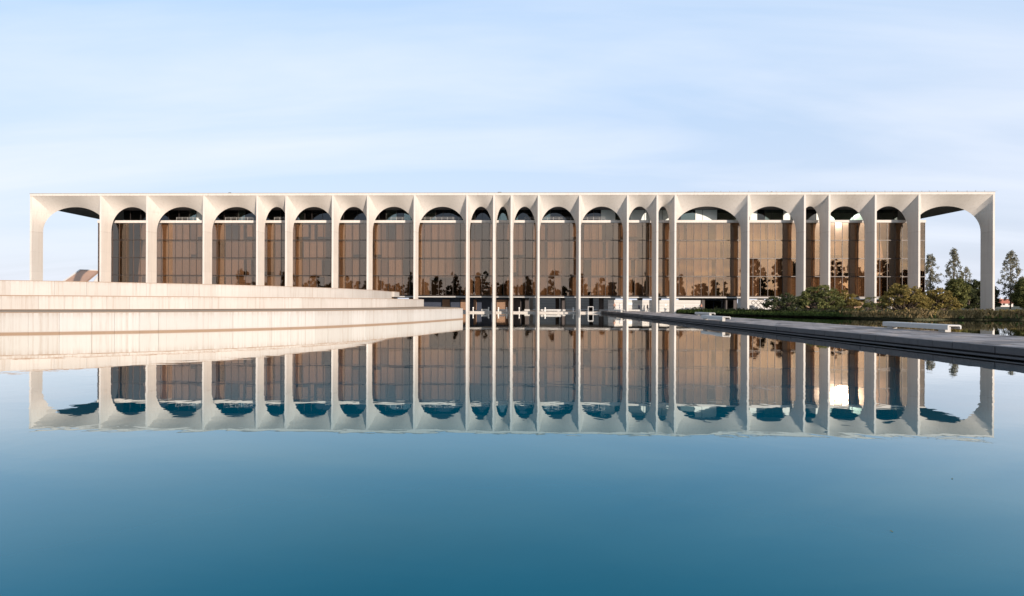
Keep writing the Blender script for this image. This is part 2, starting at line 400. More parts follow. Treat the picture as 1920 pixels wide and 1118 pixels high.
ln.box(36, XR + .8, YF + .22, YF + .24, ZR + .27, ZR + .29)
tag(bpart(ln, 'lightning_conductor', M['flash']), 'thin wire on short rods along the roof edge')
for x, w in ((-59.0, .5), (-1.0, .8), (56, .3)): bbox('roof_vent', M['mull'], x - w / 2, x + w / 2, YF + .6, YF + 1.2, ZR + .09, ZR + .32)
# glass box
GX0, GX1, GY0, GY1 = -90.5, 90.3, 112.1, 2 * YM - 112.1
ZL = [3.75, 8.07, 11.95, 15.89, 19.69]
NC = 114; cw = (GX1 - GX0) / NC
vis = []
occ = []
for i, x in enumerate(PX):
    c = [(x - AF) * GY0 / YF, (x + AF) * GY0 / YF, (x - AB) * GY0 / YB, (x + AB) * GY0 / YB]; occ.append((min(c), max(c)))
for r_ in range(4):
    for k in range(NC):
        a, b = GX0 + k * cw, GX0 + (k + 1) * cw
        hid = sum(max(0, min(b, o1) - max(a, o0)) for o0, o1 in occ)
        v = (cw - min(cw, hid)) * 3.9
        if r_ == 0:
            x = (a + b) / 2
            v *= .25 if x < -50 else (.5 if x < -24 else 1)
            if x > 60: v *= .75
        vis.append((v + random.random() * .01, r_, k))
vis.sort(reverse=True)
single = set((r_, k) for _, r_, k in vis[:296])
pmesh = [MB().box(-cw / 2 + .02, cw / 2 - .02, -.012, .012, 0, ZL[r_ + 1] - ZL[r_] - .12).mesh('pane', M['glass']) for r_ in range(4)]
rest = MB()
for r_ in range(4):
    for k in range(NC):
        x = GX0 + (k + .5) * cw; z = ZL[r_] + .06
        if (r_, k) in single:
            o = bpy.data.objects.new('pane', pmesh[r_]); link(o); child(o); o.location = (x, GY0, z)
            o.rotation_euler = (random.gauss(0, .0022), 0, random.gauss(0, .003))
        else: rest.box(x - cw / 2 + .02, x + cw / 2 - .02, GY0 - .012, GY0 + .012, z, z + ZL[r_ + 1] - ZL[r_] - .12)
ns = int((GY1 - GY0) / 1.58); sw = (GY1 - GY0) / ns
for xs in (GX0, GX1):
    for r_ in range(4):
        for k in range(ns): rest.box(xs - .012, xs + .012, GY0 + k * sw + .02, GY0 + (k + 1) * sw - .02, ZL[r_] + .06, ZL[r_ + 1] - .06)
tag(bpart(rest, 'pane', M['glass']), 'bronze panes on the box ends and behind the piers', kind='stuff')
mm = MB().box(-.042, .042, -.06, .04, 0, ZL[-1] - ZL[0]).mesh('mullion', M['mull'])
for k in range(NC + 1):
    o = bpy.data.objects.new('mullion', mm); link(o); child(o); o.location = (GX0 + k * cw, GY0, ZL[0])
for z in ZL[1:4]:
    m_ = MB(); 
    m_.box(GX0 - .05, GX1 + .05, GY0 - .075, GY0 + .03, z - .075, z + .075); m_.box(GX0 - .05, GX0 + .03, GY0 + .03, GY1, z - .075, z + .075); m_.box(GX1 - .03, GX1 + .05, GY0 + .03, GY1, z - .075, z + .075)
    bpart(m_, 'transom', M['mull'])
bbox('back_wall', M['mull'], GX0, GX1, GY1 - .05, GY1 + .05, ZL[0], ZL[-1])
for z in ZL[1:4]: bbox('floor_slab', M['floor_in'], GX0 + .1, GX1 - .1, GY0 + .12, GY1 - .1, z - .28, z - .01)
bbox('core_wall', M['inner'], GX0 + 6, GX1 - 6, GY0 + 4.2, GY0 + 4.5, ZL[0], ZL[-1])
bbox('soffit_slab', M['white'], GX0 - .15, GX1 + .15, GY0 - .18, GY1 + .15, 3.36, 3.52)
bbox('sill_band', M['mull'], GX0 - .04, GX1 + .04, GY0 - .04, GY1 + .04, 3.52, ZL[0] + .05)
bbox('parapet', M['conc'], GX0 - .12, GX1 + .12, GY0 - .14, GY1 + .12, ZL[-1], 20.24)
# curtains, one object per drawn run
def curtain(x0, x1, z0, z1, mat, amp):
    n_ = max(6, int((x1 - x0) / .10)); vs = []; fs = []; ph = random.random() * 6
    for i in range(n_ + 1):
        x = x0 + (x1 - x0) * i / n_
        y = GY0 + .45 + amp * math.sin(i * 1.9 + ph + .4 * math.sin(i * .7))
        vs += [(x, y, z0), (x, y, z1), (x, y + .012, z1), (x, y + .012, z0)]
    for i in range(n_):
        a = 4 * i; b = a + 4
        fs += [(a, b, b + 1, a + 1), (a + 3, a + 2, b + 2, b + 3)]
    return bpart(MB().add(vs, fs), 'curtain', mat)
ncurt = 0
for r_ in range(4):
    k = 0
    while k < NC:
        w = random.choice((1, 1, 1, 2, 2, 3)); w = min(w, NC - k)
        p = .86 if r_ else .8
        if random.random() < p:
            xa = GX0 + k * cw + .04; xb = GX0 + (k + w) * cw - .04
            if random.random() < .3: xb -= cw * random.uniform(.2, .5)
            curtain(xa, xb, ZL[r_] + (.12 if random.random() < .9 else .8), ZL[r_ + 1] - .32, random.choice(CURT + CURT[:4] + CURT[:3]), random.choice((.03, .05))); ncurt += 1
        else: w = 1
        k += w
# penthouse behind the arch heads
PY = 114.4
x = GX0 + 4; seq = 0
while x < GX1 - 4:
    w = random.choice((1.6, 2.4, 3.2)); x1 = min(x + w, GX1 - 4)
    u = random.random()
    if u < (.08 if x < 20 else .4): bbox('penthouse_panel', M['panelw'], x, x1 - .06, PY, PY + .08, 20.26, ZC - .03)
    elif u < (.25 if x < 20 else .75): bbox('penthouse_window', M['pent_glass'], x, x1 - .06, PY + .03, PY + .05, 20.26, ZC - .03)
    else: bbox('penthouse_window', M['dark_glass'], x, x1 - .06, PY + .03, PY + .05, 20.26, ZC - .03)
    bbox('penthouse_post', M['dark'], x1 - .06, x1, PY - .04, PY + .1, 20.26, ZC - .03)
    x = x1
bbox('penthouse_floor', M['plaza'], GX0 + .1, GX1 - .1, GY0 + .1, GY1 - .1, 20.2, 20.255)
bbox('penthouse_core', M['inner'], GX0 + 6, GX1 - 6, PY + 3, PY + 3.3, 20.26, ZC - .03)
for xa, xb in ((-73, -68), (-62, -54), (-51, -47), (-25, -8), (4.5, 22)):
    m_ = MB()
    for z in (20.62, 20.95): m_.box(xa, xb, GY0 + .3, GY0 + .34, z, z + .035)
    k = xa
    while k <= xb: m_.box(k - .02, k + .02, GY0 + .3, GY0 + .34, 20.255, 20.98); k += 1.25
    bpart(m_, 'terrace_railing', M['white'])
# undercroft
for x in (-72, -63.5, -55, -46.5, -38, -29.5, -21): bbox('column', M['dark'], x - .45, x + .45, 115.5, 116.4, .2, 3.36)
for x in (5.2, 13.2, 21.9, 30.6, 47.0, 73.0, 81.0):
    bbox('column', M['dark'], x - .45, x + .45, 115.5, 116.4, .2, 3.36)
    bbox('column_base', M['whiteb'], x - .6, x + .6, 115.35, 116.55, .2, .75)
for x in [-80 + 8.5 * k for k in range(20)]: bbox('column', M['dark'], x - .45, x + .45, 129.5, 130.4, .2, 3.36)
bbox('entrance_core', M['bluecl'], -22, 4.2, 118, 128, .2, 3.355)
for x0, x1 in ((-14.2, -12.5), (-10.0, -8.5), (-7.0, -6.3), (-1.7, 0.9)): bbox('entrance_panel', M['brown'], x0, x1, 117.7, 117.99, .5, 2.9)
bbox('entrance_screen', M['dark'], 1.0, 3.9, 116.6, 116.9, .2, 3.2)
bbox('glass_lobby', M['bluecl'], 42.6, 51.6, 114.6, 126, .2, 3.355)
for x in (44.0, 48.9, 51.0): bbox('lobby_post', M['dark'], x - .35, x + .35, 114.2, 114.55, .2, 3.355)
for x0, x1 in ((44.4, 46.4), (46.5, 48.5), (49.3, 49.95), (50.0, 50.6)): bbox('lobby_window', M['dark_glass'], x0, x1, 114.48, 114.56, .5, 2.9)
# lattice wall
mw = bbox('lattice_wall', M['white'], 52.2, 61.4, 113.2, 113.5, .3, 3.0)
zb = MB()
for row in range(5):
    for k in range(17):
        x = 52.4 + k * .53; z = .45 + row * .5; s = 1 if (k + row) % 2 else -1
        if random.random() < .82:
            a = (x, 113.17, z + (.42 if s < 0 else 0)); b = (x + .46, 113.17, z + (0 if s < 0 else .42))
            zb.tube(a, b, .05, .05, 4)
tag(bpart(zb, 'lattice_relief', M['dark']), 'dark zigzag bars on the white wall', kind='stuff')
bbox('service_wall', M['brown'], 66, 84, 116, 116.3, .3, 3.2)

# ------------------------------------------------------------------ quay and white walls under the box
tag(MB().box(-90, 36.5, 110.9, 150, -1.2, .32).build('quay', M['plaza']), kind='structure')
def banded_wall(name, x0, x1, y, z1, label, lines, vents=()):
    r0 = empty(name, ((x0 + x1) / 2, y, .32)); tag(r0, label, 'wall')
    inv = Matrix.Translation((-(x0 + x1) / 2, -y, -.32))
    zs = [.325] + lines + [z1]
    for a, b in zip(zs, zs[1:]):
        o = box('wall_course', M['white'], None, x0, x1, y, y + .3, a + .02, b - .02); o.parent = r0; o.matrix_parent_inverse = inv
    o = box('backing', M['slot'], None, x0 + .02, x1 - .02, y + .04, y + .28, .325, z1 - .03); o.parent = r0; o.matrix_parent_inverse = inv
    for a, b, c, d in vents:
        o = box('vent', M['metal'], None, a, b, y - .03, y + .02, c, d); o.parent = r0; o.matrix_parent_inverse = inv
banded_wall('low_wall', 23.0, 43.2, 113.6, 2.9, 'sunlit cream wall with horizontal joints under the hung glass box', [.95, 1.6, 2.25], [(27.2, 28.5, 1.8, 2.3), (32.4, 33.2, 1.5, 1.9), (35.4, 35.8, 1.7, 1.95)])
banded_wall('shaded_wall', 4.6, 32, 148, 4.6, 'long bluish white wall in shade beyond the undercroft columns', [1.1, 1.9, 2.7, 3.5])

# ------------------------------------------------------------------ terraced concrete platform on the left
def catmull(P, per=8):
    P = [Vector(p) for p in P]; Q = []
    for i in range(len(P) - 1):
        p0 = P[max(i - 1, 0)]; p1 = P[i]; p2 = P[i + 1]; p3 = P[min(i + 2, len(P) - 1)]
        for k in range(per):
            t = k / per
            Q.append(.5 * ((2 * p1) + (-p0 + p2) * t + (2 * p0 - 5 * p1 + 4 * p2 - p3) * t * t + (-p0 + 3 * p1 - 3 * p2 + p3) * t ** 3))
    Q.append(P[-1]); return Q
T1 = [(-112, 66), (-104, 50), (-90, 40), (-72, 34), (-52, 32.2), (-42, 32.6), (-34.4, 34.2), (-25.3, 38.2), (-17.7, 43.9), (-12.3, 52.0), (-8.8, 60.0), (-5.57, 69.4)]
T2 = [(-108, 74), (-100, 58), (-86, 48), (-70, 42), (-55, 40), (-43.2, 42.8), (-32, 48.0), (-23.5, 55), (-17.8, 64), (-14.8, 73), (-13.2, 84)]
T3 = [(-104, 80), (-96, 64), (-84, 53), (-70, 46), (-57, 43), (-45.2, 45.0), (-38, 49.3), (-30, 56.2), (-25.2, 63.5), (-22.0, 71), (-20.4, 80), (-20.05, 91.0)]
terr = empty('concrete_terrace', (-45, 70, 0))
tag(terr, 'stepped pale concrete terrace of three curved tiers rising from the water', 'terrace')
def tier(P, z0, z1, close, pl, seed):
    random.seed(seed)
    Q = catmull(P)
    inner = [(q.x, q.y) for q in Q]
    # body set back behind the facing panels
    nrm = []
    for i, q in enumerate(Q):
        d = (Q[min(i + 1, len(Q) - 1)] - Q[max(i - 1, 0)]).normalized(); nrm.append(Vector((-d.y, d.x)))
    body = [((q + nv * .14).x, (q + nv * .14).y) for q, nv in zip(Q, nrm)]
    body[-1] = (Q[-1].x - .02, Q[-1].y + .02)
    t = MB().prism(body + close, z0, z1 - .012).build('tier', M['deck'], None)
    t.parent = terr; t.matrix_parent_inverse = Matrix.Translation((45, -70, 0))
    # facing panels along the arc
    s = [0]
    for a, b in zip(Q, Q[1:]): s.append(s[-1] + (b - a).length)
    def at(u):
        for i in range(len(s) - 1):
            if u <= s[i + 1] + 1e-9:
                f = (u - s[i]) / (s[i + 1] - s[i]); return Q[i].lerp(Q[i + 1], f), nrm[i].lerp(nrm[i + 1], f).normalized()
        return Q[-1], nrm[-1]
    u = 0; tot = s[-1]
    while u < tot - .01:
        w = pl * random.uniform(.6, 1.6)
        if tot - u - w < pl * .5: w = tot - u
        dz = random.uniform(-.012, .012); dn = random.uniform(-.008, .008)
        pts = [at(u + .005 + (w - .010) * k / 3) for k in range(4)]
        poly = [(p + nv * dn) for p, nv in pts] + [(p + nv * .26) for p, nv in reversed(pts)]
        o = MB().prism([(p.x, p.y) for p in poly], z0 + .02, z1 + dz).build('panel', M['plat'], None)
        o.parent = t; o.matrix_parent_inverse = Matrix.Identity(4); o.location = (0, 0, 0)
        u += w
    return t
tier(T1, -1.2, 1.5, [(-7.4, 80), (-20, 100), (-60, 103), (-112, 98)], 1.9, 1)
tier(T2, 1.5, 2.75, [(-16, 92), (-30, 101), (-60, 102), (-108, 96)], 2.3, 2)
tt = tier(T3, 2.75, 4.15, [(-21.0, 97), (-30, 100.5), (-60, 101), (-104, 94)], 2.1, 3)
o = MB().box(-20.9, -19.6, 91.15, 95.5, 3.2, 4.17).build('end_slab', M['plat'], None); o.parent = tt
random.seed(21)

# ------------------------------------------------------------------ jetty
JX0, JX1, JZ = 20.95, 28.7, .5
J = empty('stone_jetty', (24.8, 55, 0)); tag(J, 'long straight stone paved jetty running from the building towards the viewer', 'jetty')
def jp(mb, name, mat): o = mb.build(name, mat); o.parent = J; o.matrix_parent_inverse = Matrix.Translation((-24.8, -55, 0)); return o
jp(MB().box(JX0 + .12, JX1 - .1, 0.5, 110.88, -1.2, JZ - .07), 'core', M['slot'])
pv = MB(); y = .6; row = 0
while y < 110.6:
    d = .9; x = JX0 + .5
    off = (row % 2) * .5
    x0 = JX0 + .46
    while x0 < JX1 - .1:
        w = 1.0 if x0 > JX0 + .5 or not off else .5
        x1 = min(x0 + w, JX1)
        pv.box(x0 + .012, x1 - .012, y + .02, min(y + d, 110.7) - .02, JZ - .09, JZ + random.uniform(-.008, .008)); x0 = x1
    y += d; row += 1
tag(jp(pv, 'paving', M['stone']), kind='stuff')
far = MB(); y = .6
while y < 110.5:
    w = random.uniform(.9, 1.3); y1 = min(y + w, 110.7)
    m_ = MB().box(JX0 + random.uniform(-.015, .02), JX0 + .45, y + .01, y1 - .01, .20 + random.uniform(-.01, .01), JZ + random.uniform(-.008, .012))
    if 17 < y < 68: jp(m_, 'coping_stone', M['darkstone'])
    else: far.add(m_.v, m_.f)
    y = y1
tag(jp(far, 'coping_stone', M['darkstone']), kind='stuff')
jp(MB().box(JX0 - .28, JX0 + .2, .6, 110.7, .055, .115), 'ledge', M['darkstone'])
jp(MB().box(JX0 - .05, JX0 + .2, .6, 110.7, -1.0, -.02), 'footing', M['slot'])

# ------------------------------------------------------------------ benches
def bench(x, y0, y1, z, label, w=.8, lip=.26, group='white concrete benches'):
    b = empty('concrete_bench', (x, (y0 + y1) / 2, z)); tag(b, label, 'bench', group)
    Lh = (y1 - y0) / 2
    # seat profile with a rounded lip on the right-hand side
    pr = [(-w / 2, .16), (-w / 2, .44), (-w / 2 + .04, .48)]
    for k in range(7):
        a = math.pi / 2 - k * math.pi / 12; pr.append((w / 2 - .12 + .12 * math.cos(a), .36 + .12 * math.sin(a)))
    pr += [(w / 2 - .01, .24), (w / 2 - .05, .2), (w / 2 - .09, .24), (w / 2 - .09, .34), (w / 2 - .14, .39), (-w / 2 + .09, .39), (-w / 2 + .09, .16)]
    n_ = len(pr); vs = [(px, -Lh, pz) for px, pz in pr] + [(px, Lh, pz) for px, pz in pr]
    fs = [tuple(range(n_)), tuple(range(2 * n_ - 1, n_ - 1, -1))] + [(i, n_ + i, n_ + (i + 1) % n_, (i + 1) % n_) for i in range(n_)]
    MB().add(vs, fs).build('seat', M['whiteb'], b)
    for s in (-1, 1):
        yc = s * (Lh - .55) if Lh > 1.2 else s * (Lh - .25)
        MB().box(-w / 2 + .1, w / 2 - .4, yc - .25, yc + .25, 0.012, .385).build('leg', M['whiteb'], b)
    return b
bench(28.1, 32.6, 38.1, JZ, 'long white concrete bench nearest the viewer on the jetty edge', .85)
bench(21.6, 50.2, 55.6, JZ, 'white concrete bench on the water side edge of the jetty, midway along', .8)
bench(27.9, 69.2, 74.5, JZ, 'white concrete bench on the bank side of the jetty behind the midway bench', .8)
bench(21.7, 94, 100, JZ, 'small looking white bench at the far end of the jetty by the standing people', .8)
for x0, x1, lab in ((-4.9, -3.4, 'low white bench on the quay left of the paired slim piers'), (-1.4, 0.9, 'low white bench on the quay between the two closest piers'),
                    (8.0, 12.4, 'long low white bench on the quay before the second undercroft column'), (26.4, 30.6, 'low white bench before the sunlit cream wall under the box')):
    b = bench((x0 + x1) / 2, 111.35, 111.35 + (x1 - x0), .32, lab, .45); b.rotation_euler.z = math.pi / 2; b.location.y = 111.9
gate = empty('white_frame', (17.6, 104.5, .0)); tag(gate, 'small white square frame standing in the water beside the far end of the jetty', 'frame')
for a in ((-.55, -.45), (.45, .55)): MB().box(a[0], a[1], -.1, .1, -1.2, 1.38).build('post', M['white'], gate)
MB().box(-.55, .55, -.1, .1, 1.38, 1.5).build('crossbar', M['white'], gate)
# bollard lamps along the quay edge
def bollard(x, y, z, h, label):
    b = empty('bollard_lamp', (x, y, z)); tag(b, label, 'lamp', 'white bollard lamps')
    MB().tube((0, 0, 0), (0, 0, h), .08, .07, 8).build('post', M['lamp'], b)
    MB().ball((0, 0, h + .12), .17).build('globe', M['lamp'], b, True)
    MB().tube((0, 0, -.004), (0, 0, .06), .16, .14, 8).build('base', M['lamp'], b)
quay_lamps = [(-6.7, 'first from the terrace, right of the slim pier'), (-3.3, 'left of the paired slim piers'), (-1.2, 'left one between the two closest piers'), (.6, 'right one between the two closest piers'),
              (3.3, 'alone right of the two closest piers'), (8.9, 'right of the fourth slim pier'), (15.0, 'just left of the jetty end'), (31.2, 'left of the paired right piers'), (34.6, 'between the paired right piers')]
for x, w in quay_lamps: bollard(x, 111.2, .32, .62, 'white globe lamp on the quay, ' + w)
bollard(38.2, 109.6, .55, .9, 'white globe bollard lamp on the grass right of the paired piers')

# ------------------------------------------------------------------ people
def person(x, y, z, rz, h, cols, label, stride=.12, armf=.0, hold=False):
    s = h / 1.75
    J_ = {'pel': (0, 0, .95, .135), 'waist': (0, 0, 1.1, .125), 'chest': (0, .01, 1.32, .155), 'neck': (0, 0, 1.48, .06), 'jaw': (0, -.02, 1.56, .075), 'head': (0, -.01, 1.65, .098), 'top': (0, 0, 1.72, .07)}
    for sgn, n_ in ((-1, 'l'), (1, 'r')):
        f = sgn * stride
        J_.update({n_ + 'hip': (sgn * .1, 0, .88, .1), n_ + 'kn': (sgn * .11, -f * .5 - .03, .5, .065), n_ + 'an': (sgn * .11, f, .09, .045), n_ + 'to': (sgn * .12, f - .15, .045, .04),
                   n_ + 'sh': (sgn * .2, .01, 1.4, .06), n_ + 'el': (sgn * .26, -.02 - f * .3, 1.12, .045), n_ + 'wr': (sgn * .25, -.1 - armf + f * .5, .9 + armf, .032), n_ + 'ha': (sgn * .24, -.13 - armf * 1.2 + f * .5, .8 + armf * 1.3, .035)})
        J_[n_ + 'th'] = (sgn * .2, -.16 - armf * 1.2 + f * .5, .84 + armf * 1.2, .014)
    E_ = [('pel', 'waist'), ('waist', 'chest'), ('chest', 'neck'), ('neck', 'jaw'), ('jaw', 'head'), ('head', 'top')]
    for n_ in 'lr': E_ += [('pel', n_ + 'hip'), (n_ + 'hip', n_ + 'kn'), (n_ + 'kn', n_ + 'an'), (n_ + 'an', n_ + 'to'), ('chest', n_ + 'sh'), (n_ + 'sh', n_ + 'el'), (n_ + 'el', n_ + 'wr'), (n_ + 'wr', n_ + 'ha'), (n_ + 'wr', n_ + 'th')]
    K_ = list(J_); me = bpy.data.meshes.new('person')
    me.from_pydata([tuple(c * s for c in J_[k][:3]) for k in K_], [(K_.index(a), K_.index(b)) for a, b in E_], [])
    o = bpy.data.objects.new('person', me); link(o); o.location = (x, y, z); o.rotation_euler.z = rz
    sk = o.modifiers.new('skin', 'SKIN')
    for i, k in enumerate(K_): me.skin_vertices[0].data[i].radius = (J_[k][3] * s,) * 2
    me.skin_vertices[0].data[0].use_root = True
    sk.use_smooth_shade = True
    o.modifiers.new('sub', 'SUBSURF').render_levels = 1
    t = NT('person_clothes'); tcn = t.n('ShaderNodeTexCoord'); sp = t.n('ShaderNodeSeparateXYZ', {0: tcn.outputs['Object']})
    dv = t.n('ShaderNodeMath', {0: sp.outputs['Z'], 1: h * 1.02}, operation='DIVIDE')
    rp = t.n('ShaderNodeValToRGB', {0: dv.outputs[0]}); rp.color_ramp.interpolation = 'CONSTANT'
    stops = [(0, (.02, .02, .02)), (.05, cols[0]), (.55, cols[1]), (.84, (.5, .3, .22)), (.945, (.03, .02, .015))]
    el = rp.color_ramp.elements
    el[0].position = 0; el[0].color = c4(stops[0][1]); el[1].position = stops[1][0]; el[1].color = c4(stops[1][1])
    for p_, c_ in stops[2:]: e_ = el.new(p_); e_.color = c4(c_)
    me.materials.append(t.end(t.n('ShaderNodeBsdfPrincipled', {'Base Color': rp.outputs[0], 'Roughness': .85}).outputs[0]))
    return tag(o, label, 'person')
person(22.3, 104.0, JZ + .01, .4, 1.8, ((.05, .04, .035), (.30, .17, .12)), 'person in a rust brown top and dark trousers standing at the jetty end', armf=.1)
person(24.0, 106.5, JZ + .01, -.8, 1.72, ((.6, .58, .55), (.75, .72, .68)), 'person in white clothes next to the one in rust brown', .2)
person(29.6, 113.0, .33, 2.0, 1.7, ((.03, .03, .05), (.05, .06, .12)), 'person in dark clothes before the undercroft column near the cream wall', .15)
person(31.4, 112.8, .33, -1.2, 1.7, ((.03, .03, .03), (.04, .04, .05)), 'person in black walking along the sunlit cream wall', .22)
person(43.3, 113.4, .5, .5, 1.65, ((.05, .05, .07), (.4, .2, .14)), 'person with a reddish top by the glass lobby above the grass bank', .1)

# ------------------------------------------------------------------ left background: slanted roof pavilion
pav = empty('sloped_roof_pavilion', (-128, 160, .6)); tag(pav, 'distant pavilion with a steep brown sloping roof beyond the terrace', 'building')
roofv = [(-133.8, 148, 5.2), (-126.6, 148, 5.4), (-129.1, 160, 11.9), (-134.9, 160, 12.1)]
rb = MB(); up = Vector((0, .25, .35))
vs = [Vector(v) - Vector((-128, 160, .6)) for v in roofv]
rb.add(vs + [v + Vector((0, .5, -.35)) for v in vs], [(0, 1, 2, 3), (7, 6, 5, 4), (0, 4, 5, 1), (1, 5, 6, 2), (2, 6, 7, 3), (3, 7, 4, 0)]).build('roof', M['roofbrown'], pav)
gb = MB(); gv = [(-126.9, 149, 0.6), (-124.5, 166, .6), (-128.9, 160.3, 11.4)]
g2 = [Vector(v) - Vector((-128, 160, .6)) for v in gv]
gb.add(g2 + [v + Vector((-.3, .3, 0)) for v in g2], [(0, 1, 2), (5, 4, 3), (0, 3, 4, 1), (1, 4, 5, 2), (2, 5, 3, 0)]).build('gable_wall', M['wallpale'], pav)
ed = MB(); ed.tube(vs[0] + Vector((-.1, -.1, .05)), vs[3] + Vector((-.1, -.1, .05)), .25, .25, 6); ed.tube(vs[3] + Vector((0, -.1, .1)), vs[2] + Vector((0, -.1, .1)), .18, .18, 6)
ed.build('roof_edge', M['white'], pav)

# ------------------------------------------------------------------ vegetation
def plant(name, base, clumps, per, leaf, mat, r, label, cat, group=None, trunk_top=None, stems=None):
    e = empty(name, base); tag(e, label, cat, group)
    bx, by, bz = base
    cl = [(x - bx, y - by, z - bz, a, b, c) for x, y, z, a, b, c in clumps]
    P = clump_points(cl, per); U, V = rand_axes(len(P), leaf)
    o = bpy.data.objects.new('crown', quads_mesh('crown', P, U, V, mat)); link(o, e)
    mb = MB()
    if stems:
        for c in cl:
            s0 = Vector((random.uniform(-.4, .4), random.uniform(-.3, .3), -.3)); mid = Vector((c[0] * .5, c[1] * .5, c[2] * .45)) + Vector((random.uniform(-.2, .2), 0, 0))
            mb.tube(s0, mid, r, r * .65, 6); mb.tube(mid, (c[0], c[1], c[2]), r * .65, r * .2, 6)
    else:
        tt_ = trunk_top or max(c[2] for c in cl)
        k = 6; prev = Vector((0, 0, -.3))
        for i in range(1, k + 1):
            q = Vector((random.uniform(-.12, .12), random.uniform(-.12, .12), tt_ * i / k)); mb.tube(prev, q, r * (1 - .85 * (i - 1) / k), r * (1 - .85 * i / k), 8); prev = q
        limbs(mb, (0, 0, 0), cl[::max(1, len(cl) // 14)], r * .7)
    mb.build('trunk', M['bark'], e, True)
    return e
def dome(x, y, z, rx, ry, h, n, cs):
    out = []
    for _ in range(int(n * 1.5)):
        a = random.uniform(0, 2 * math.pi); q = math.sqrt(random.random()) * random.uniform(.9, 1.12); q = min(q, .995); u = random.random()
        zz_ = (1 - q * q) ** .5
        out.append((x + rx * q * math.cos(a), y + ry * q * math.sin(a), z + h * zz_ * random.uniform(.3, 1.04) + .3, cs * random.uniform(.35, 1.15), cs * random.uniform(.35, 1.15), cs * random.uniform(.25, .75)))
    return out
def shrub(x, y, rx, ry, h, mat, label, n=26, cs=1.1, per=230):
    plant('spreading_shrub', (x, y, .75), dome(x, y, .9, rx, ry, h, n, cs), per, .12, mat, .10, label, 'shrub', 'shrubs on the bank', stems=True)
shrub(49.6, 92.0, 3.4, 2.5, 2.7, M['leaf_dk'], 'dark green shrub at the left end of the bank, left of the tallest shrubs', 60, .6, 330)
shrub(55.2, 90.5, 3.9, 3, 4.0, M['leaf_sh'], 'wide domed olive shrub in front of the two close right piers', 100, .65, 330)
shrub(59.4, 91.0, 2.4, 2.4, 3.2, M['leaf_au'], 'brownish shrub tight against the wide olive dome, on its right', 60, .6, 330)
shrub(65.0, 91.5, 1.9, 1.6, 2.6, M['leaf_sh'], 'small loose shrub leaning left of the yellow green shrub', 26, .5, 200)
shrub(69.3, 90.5, 3.4, 3, 4.5, M['leaf_au'], 'yellow green rounded shrub before the pier beside the last full arch', 95, .65, 330)
shrub(75.7, 91.5, 3.2, 3, 3.5, M['leaf_au'], 'broad olive shrub right of the yellow green one, under the slender poplars', 75, .65, 330)
shrub(72.9, 93.5, 2.2, 2, 2.9, M['leaf_dk'], 'dark low shrub wedged between the yellow green and broad olive shrubs', 40, .6, 330)
def column_cl(x, y, z0, z1, r, n, cs):
    out = []
    for i in range(n):
        t = (i + random.random()) / n; rr = r * (math.sin(math.pi * (.12 + .86 * t)) ** .7)
        a = random.uniform(0, 6.28); q = random.random() ** .6
        out.append((x + rr * q * math.cos(a), y + rr * q * math.sin(a), z0 + (z1 - z0) * t, cs * random.uniform(.6, 1.1), cs * random.uniform(.6, 1.1), cs * random.uniform(.8, 1.5)))
    return out
def poplar(x, y, h, r, label, n=125, per=115, z0=.2):
    plant('poplar_tree', (x, y, .75), column_cl(x, y, h * z0, h, r, n, .5), per, .14, M['leaf_pop'], .17, label, 'tree', 'poplars beyond the arcade', trunk_top=h * .95)
poplar(114.2, 140, 15.3, 2.2, 'slender poplar just right of the glass box end')
poplar(120.3, 140, 16.8, 1.9, 'tallest slender poplar, framed by the last open arch')
poplar(145.6, 165, 13.6, 1.6, 'thin sparse poplar inside the last arch, beside its right pier', 45, 130, .45)
poplar(135.2, 140, 16.0, 2.6, 'poplar standing outside the arcade beyond its right end', 140)
def broad(x, y, h, r, label, mat=None, n=125):
    cl = []
    for _ in range(n):
        a = random.uniform(0, 6.28); q = math.sqrt(random.random()); t = random.random()
        rr = r * math.sin(math.pi * (.2 + .7 * t)) * q
        cl.append((x + rr * math.cos(a), y + rr * math.sin(a), h * (.18 + .78 * t), random.uniform(.5, .9), random.uniform(.5, .9), random.uniform(.4, .7)))
    plant('broadleaf_tree', (x, y, .75), cl, 170, .17, mat or M['leaf_dk'], .22, label, 'tree', 'background trees on the right', trunk_top=h * .8)
broad(117.5, 136, 8.6, 3.2, 'brownish tree below the tallest poplar', M['leaf_sh'])
broad(127.0, 141, 8.8, 3.2, 'dark rounded tree against the inner side of the last pier')
broad(123.5, 139, 6.5, 1.6, 'dark narrow tree between the brownish and the rounded dark tree', None, 40)
broad(135.3, 136, 8.8, 2.6, 'brown green tree in front of the poplar beyond the arcade end', M['leaf_sh'])
broad(140.2, 140, 9.6, 3.8, 'dark tree at the right edge of the view')
broad(131.9, 141, 7.2, 1.2, 'small dark tree just right of the last pier', None, 26)
